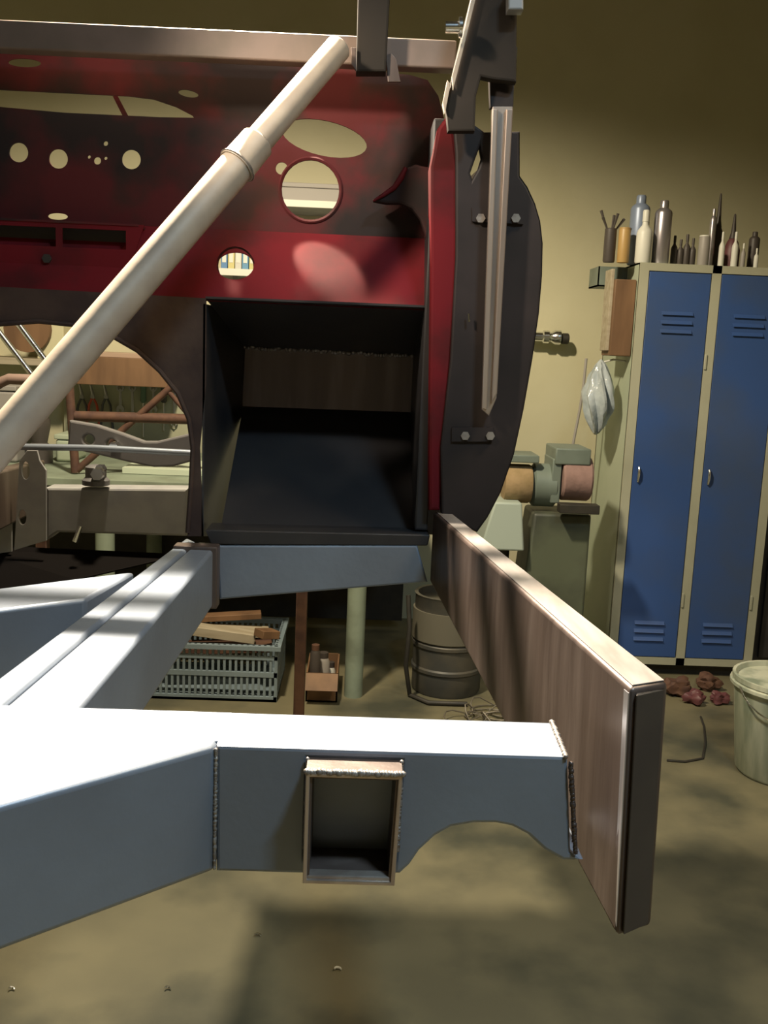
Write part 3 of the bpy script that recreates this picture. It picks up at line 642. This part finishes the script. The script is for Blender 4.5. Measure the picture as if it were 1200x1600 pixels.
# junk box
JY = 3.42
jx0, jx1 = on_y(478, 1060, JY).x, on_y(528, 1060, JY).x; jz = on_y(500, 1052, JY).z
jb_ = thing('cardboard_box', ((jx0+jx1)/2, JY+.12, 0), 'small brown carton with bottles right of the rusty post', 'box')
link('body', boxes([(jx0, jx1, JY, JY+.006, 0, jz), (jx0, jx1, JY+.24, JY+.246, 0, jz), (jx0, jx0+.006, JY, JY+.246, 0, jz), (jx1-.006, jx1, JY, JY+.246, 0, jz), (jx0, jx1, JY, JY+.246, 0, .006)]), brownwood, jb_)
link('flap', hexa([(jx0, JY, jz), (jx1, JY, jz), (jx1, JY-.05, jz-.05), (jx0, JY-.05, jz-.05), (jx0, JY+.004, jz), (jx1, JY+.004, jz), (jx1, JY-.048, jz-.052), (jx0, JY-.048, jz-.052)]), brownwood, jb_)
for i, (px, py_, rr) in enumerate(((492, 1008, .02), (505, 1020, .024), (517, 1035, .018))):
    c_ = on_y(px, 1050, JY+.06+.06*i); hz = on_y(px, py_, JY+.06+.06*i).z
    e = thing('jar', (c_.x, c_.y, .01), ['dark jar at the left in the small carton', 'grey jar in the middle of the small carton', 'pale short jar at the right in the small carton'][i], 'jar', 'jars in the small carton')
    link('body', lathe((c_.x, c_.y, .007), [(rr, 0), (rr, hz-.04), (rr*.7, hz-.025)], 16), (darkp, greyp, white)[i], e)
    link('lid', lathe((c_.x, c_.y, .007), [(rr*.75, hz-.025), (rr*.75, hz-.005)], 16), (rust, darkp, darkp)[i], e)
# drum with wires
DY = 3.62
dxc = on_y(700, 1000, DY).x; dz = on_y(690, 925, DY).z
dr = thing('steel_drum', (dxc, DY, 0), 'dark ribbed drum on the floor behind the side rail', 'drum')
prof = [(.13, 0), (.135, .01)]
for i in range(1, 4): prof += [(.135, dz*i/4-.012), (.141, dz*i/4-.006), (.141, dz*i/4+.006), (.135, dz*i/4+.012)]
prof += [(.135, dz-.01), (.14, dz), (.125, dz), (.125, dz-.03), (.001, dz-.03)]
link('shell', lathe((dxc, DY, 0), prof, 32), mat('dark_drum', (.06, .06, .055), .5, .2, (.10, .09, .07), 8), dr)
link('label_patch', lathe((dxc, DY, dz*.55), [(.1425, 0), (.1425, dz*.3)], 32), mat('drum_band', (.13, .12, .09), .6), dr)
wire = mat('wire_grey', (.16, .14, .11), .5, .3)
wbm = bmesh.new()
for i in range(9):
    x_ = dxc+random.uniform(.06, .22); y_ = DY-.30+random.uniform(-.08, .05); a0 = random.uniform(0, 6); pts = []; sp_ = random.uniform(4, 7)
    for k_ in range(14):
        t = k_/13; a = a0+t*sp_; rr = .05+.07*t
        pts.append(Vector((x_+rr*math.cos(a), y_+rr*.7*math.sin(a), .006+.05*abs(math.sin(2.5*t*pi))*(i % 3)/2)))
    wbm.from_mesh(sweep(pts, .0028, 6))
tag(link('wire_tangle', finish(wbm), wire), 'tangled heap of thin grey wire before the drum', 'wire', kind='stuff')
hw = tag(link('hose', sweep([on_y(638, 930, 3.5), on_y(640, 980, 3.48), on_y(634, 1040, 3.46), on_z(640, 1085, .01), on_z(670, 1098, .01), on_z(730, 1100, .01)], .009, 10), dark), 'black hose hanging left of the drum', 'hose')

# ------------------------------------------------------------------ seen through the transmission arch
TY2 = 4.56
tb = thing('tool_board', on_y(210, 700, TY2), 'pale board on the back wall behind the hanging tools', 'tool board')
p, q_ = on_y(100, 700, TY2), on_y(330, 585, TY2)
link('panel', box(p.x, q_.x, TY2, TY2+.03, p.z-.03, q_.z-.06, .003), mat('pale_green_board', (.42, .42, .29), .7, 0, (.36, .36, .25), 6), tb)
toolm = [mat('tool_steel', (.42, .42, .42), .35, .8), mat('tool_red', (.45, .07, .03), .5), mat('tool_dark', (.08, .08, .08), .5, .4), mat('tool_green', (.10, .17, .12), .5)]
names = ['pliers', 'scissors', 'tin_snips', 'spanner', 'spanner', 'screwdriver', 'spanner', 'screwdriver', 'spanner']
labs = ['steel pliers hanging at the left end of the tool board', 'red-handled snips hanging behind the brown tube frame', 'dark ring-headed tool hanging beside the red-handled snips', 'steel spanner hanging fourth from the left on the tool board',
        'steel spanner hanging fifth from the left on the tool board', 'green-handled screwdriver in the middle of the tool board', 'long steel spanner right of the green-handled screwdriver', 'dark-handled screwdriver near the right end of the tool board', 'rightmost steel spanner on the tool board']
for i, px in enumerate((128, 145, 166, 188, 207, 224, 240, 256, 272)):
    yy = TY2-.02; a = on_y(px, 606, yy); s_ = .10+.03*(i % 3)
    e = thing(names[i], (a.x, yy, a.z-s_), labs[i], 'tool', 'tools hanging on the board')
    nm = names[i]
    if nm in ('pliers', 'scissors', 'tin_snips'):
        link('jaw', sweep([(a.x-.012, yy, a.z+.02), (a.x, yy, a.z-.03), (a.x+.006, yy, a.z-.05)], [.004, .008, .006], 8), toolm[0], e)
        for sg in (-1, 1): link('grip', sweep([(a.x, yy, a.z-.04), (a.x+sg*.018, yy, a.z-.08), (a.x+sg*.03, yy, a.z-.04-s_)], [.005, .006, .007], 8), toolm[1] if nm == 'scissors' else toolm[2], e)
        link('pivot', lathe((a.x, yy-.01, a.z-.04), [(.01, 0), (.01, .008)], 12, 'Y'), toolm[0], e)
    elif nm == 'spanner':
        link('shank', box(a.x-.006, a.x+.006, yy-.003, yy+.003, a.z-s_, a.z, .002), toolm[0], e)
        link('ring', plate(oval(a.x, a.z, .018, .018), [oval(a.x, a.z, .010, .010)], yy-.004, .008), toolm[0], e)
        link('jaw', plate(oval(a.x, a.z-s_, .018, .02), [oval(a.x, a.z-s_-.012, .007, .014)], yy-.004, .008), toolm[0], e)
    else:
        link('handle', lathe((a.x, yy, a.z-.07), [(.008, 0), (.015, .008), (.013, .05), (.015, .08), (.008, .09)], 14), toolm[3] if i == 5 else toolm[2], e)
        link('blade', sweep([(a.x, yy, a.z-.07), (a.x, yy, a.z-.07-s_)], .004, 8), toolm[0], e)
# brown tube frame standing on the bench
by_ = 3.55
tf = thing('tube_frame', on_y(118, 760, by_), 'rusty brown tube frame standing on the workbench', 'metal frame')
def bar(a, b, r=.012, nm='tube', Y=by_, m=rust): link(nm, sweep([on_y(*a, Y), on_y(*b, Y)], r, 10), m, tf)
bar((106, 570), (118, 738), .016, 'upright'); bar((118, 650), (330, 656), .019, 'rail'); bar((120, 735), (282, 592), .013, 'diagonal'); bar((262, 610), (300, 655), .009, 'strut'); bar((112, 596), (140, 560), .010, 'strut')
bar((330, 600), (330, 740), .016, 'upright')
sb = thing('wooden_shelf_box', on_y(195, 600, 4.2), 'brown wooden shelf box on the wall above the hanging tools', 'shelf')
a, b = on_y(118, 600, 4.2), on_y(262, 562, 4.2)
link('body', box(a.x, b.x, 4.2, WY, a.z, b.z, .003), brownwood, sb)
link('board', box(a.x-.02, b.x-.06, 4.22, 4.5, b.z, b.z+.02, .002), mat('pinkish_board', (.42, .30, .22), .6), sb)
cb = thing('cream_carton', on_y(80, 560, 4.3), 'cream carton with round cut-out beside the shelf box', 'carton')
a, b = on_y(58, 553, 4.3), on_y(99, 500, 4.3)
link('body', box(a.x, b.x, 4.3, WY-.02, a.z-.02, b.z+.05, .003), mat('cream_card', (.58, .55, .36), .8), cb)
link('round_lid', lathe((a.x-.03, 4.26, (a.z+b.z)/2+.03), [(.001, 0), (.10, 0), (.10, .03), (.001, .03)], 24, 'Y'), brownwood, cb)
sh = thing('wall_shelf', on_y(40, 560, 4.3), 'narrow wooden wall shelf below the cream carton', 'shelf')
link('board', box(on_y(-120, 560, 4.25).x, on_y(112, 560, 4.25).x, 4.25, WY, a.z-.05, a.z-.02, .003), wood, sh)
for i, L in enumerate((((-20, 495), (52, 588)), ((24, 500), (84, 580)))):
    tag(link('steel_rod', sweep([on_y(*L[0], 3.0), on_y(*L[1], 3.0)], .009, 10), chrome), ['bright steel rod slanting at the far left of the arch', 'bright steel rod slanting beside the diagonal pipe'][i], 'rod', 'slanting steel rods behind the arch')
tag(link('bent_pipe', sweep([on_y(a_, b_, 2.9) for a_, b_ in ((-60, 640), (-20, 612), (0, 598), (14, 592), (60, 594), (110, 597))], .016, 12), mat('pinkish_pipe', (.30, .21, .18), .5, .2)), 'pinkish bent pipe at the left of the transmission arch', 'pipe')
# things lying on the bench
for i, (px, pyt, wd, m, lab) in enumerate(((-6, 610, .16, greyp, 'grey tool case on the bench at the far left'), (62, 640, .10, darkp, 'dark motor part on the bench behind the diagonal pipe'), (100, 690, .07, lockside, 'pale green tin on the bench beside the tube frame'))):
    c_ = on_y(px, 700, 3.8+.04*i); hz = on_y(px, pyt, 3.8).z
    e = thing(['tool_case', 'motor_part', 'tin'][i], (c_.x, c_.y, .805), lab, ['case', 'motor part', 'tin'][i])
    link('body', box(c_.x-wd/2, c_.x+wd/2, c_.y, c_.y+.2, .806, hz, .012, 3) if i != 1 else lathe((c_.x, c_.y, .806), [(wd*.5, 0), (wd*.5, .06), (wd*.3, .08), (wd*.42, .14), (wd*.42, hz-.85), (wd*.2, hz-.806)], 20), m, e)
    link('lid', box(c_.x-wd/2-.004, c_.x+wd/2+.004, c_.y-.004, c_.y+.204, hz, hz+.02, .004) if i != 1 else lathe((c_.x, c_.y, hz), [(wd*.2, 0), (wd*.25, .005), (wd*.25, .03), (wd*.1, .035)], 16), m, e)
tag(link('steel_plate', box(on_y(180, 740, 3.5).x, on_y(320, 740, 3.5).x, 3.60, 3.9, .806, .83, .002), mat('pale_green_plate', (.5, .56, .44), .5)), 'thick pale green plate lying on the bench edge', 'plate')

# shelves on the wall, seen through the round holes of the firewall
SYW = 4.32
for i, (py_, lab) in enumerate(((321, 'white-edged wall shelf seen through the largest firewall hole'), (428, 'lower wall shelf carrying binders seen through the small firewall hole'))):
    a, b = on_y(330, py_, SYW), on_y(600, py_, SYW)
    e = thing('wall_shelf', (a.x, SYW, a.z), lab, 'shelf')
    zs = on_y(470 if i == 0 else 368, py_, SYW).z
    link('board', box(a.x, b.x, SYW, WY, zs-.005, zs+.018, .002), greywhite, e)
    link('front_edge', box(a.x, b.x, SYW-.008, SYW, zs-.008, zs+.022, .002), white, e)
    for xx in (a.x+.1, b.x-.1): link('bracket', box(xx-.01, xx+.01, SYW+.03, WY, zs-.09, zs-.005), greywhite, e)
    if i == 0:
        g0 = on_y(420, 300, SYW+.05).x; g1 = on_y(560, 300, SYW+.05).x; gz0 = zs+.019; gz1 = on_y(480, 286, SYW+.05).z
        e2 = thing('grey_box', (g0, SYW+.05, gz0), 'long grey box on the white-edged wall shelf', 'box')
        link('body', box(g0, g1, SYW+.05, SYW+.25, gz0, gz1-.02, .004), greyp, e2); link('lid', box(g0-.004, g1+.004, SYW+.046, SYW+.254, gz1-.02, gz1, .003), greyp, e2)
    else:
        for k_, (c_, lb) in enumerate((((.10, .22, .42), 'blue'), ((.55, .50, .22), 'yellow'), ((.55, .55, .50), 'white'), ((.12, .28, .45), 'light blue'), ((.5, .46, .2), 'ochre'))):
            x_ = on_y(345+k_*11, 415, SYW+.03).x
            e2 = thing('binder', (x_, SYW+.03, zs+.019), lb+' binder standing on the lower wall shelf', 'binder', 'binders on the lower wall shelf')
            link('cover', box(x_, x_+.029, SYW+.03, SYW+.24, zs+.019, zs+.13, .003), mat('binder_'+lb.replace(' ', '_'), c_, .6), e2)
            link('spine_label', box(x_+.006, x_+.023, SYW+.0285, SYW+.031, zs+.05, zs+.10), white, e2)

# small bits on the floor
for i, (a_, b_) in enumerate(((528, 1515), (403, 1462), (262, 1545), (18, 1546))):
    p = on_z(a_, b_, .004); r0 = (.007, .006, .005, .005)[i]
    tag(link('metal_chip', sweep([p+Vector((r0*math.cos(t), r0*.8*math.sin(t), .001*t)) for t in [3.6*k_/10 for k_ in range(11)]], [.0015+.001*math.sin(pi*k_/10) for k_ in range(11)], 6), chrome if i else white),
        ['largest bright chip on the floor below the receiver tube', 'bright curled chip on the floor left of the largest one', 'curled chip on the floor below the angled arm', 'curled chip on the floor at the left edge'][i], 'chip', 'metal chips on the floor')
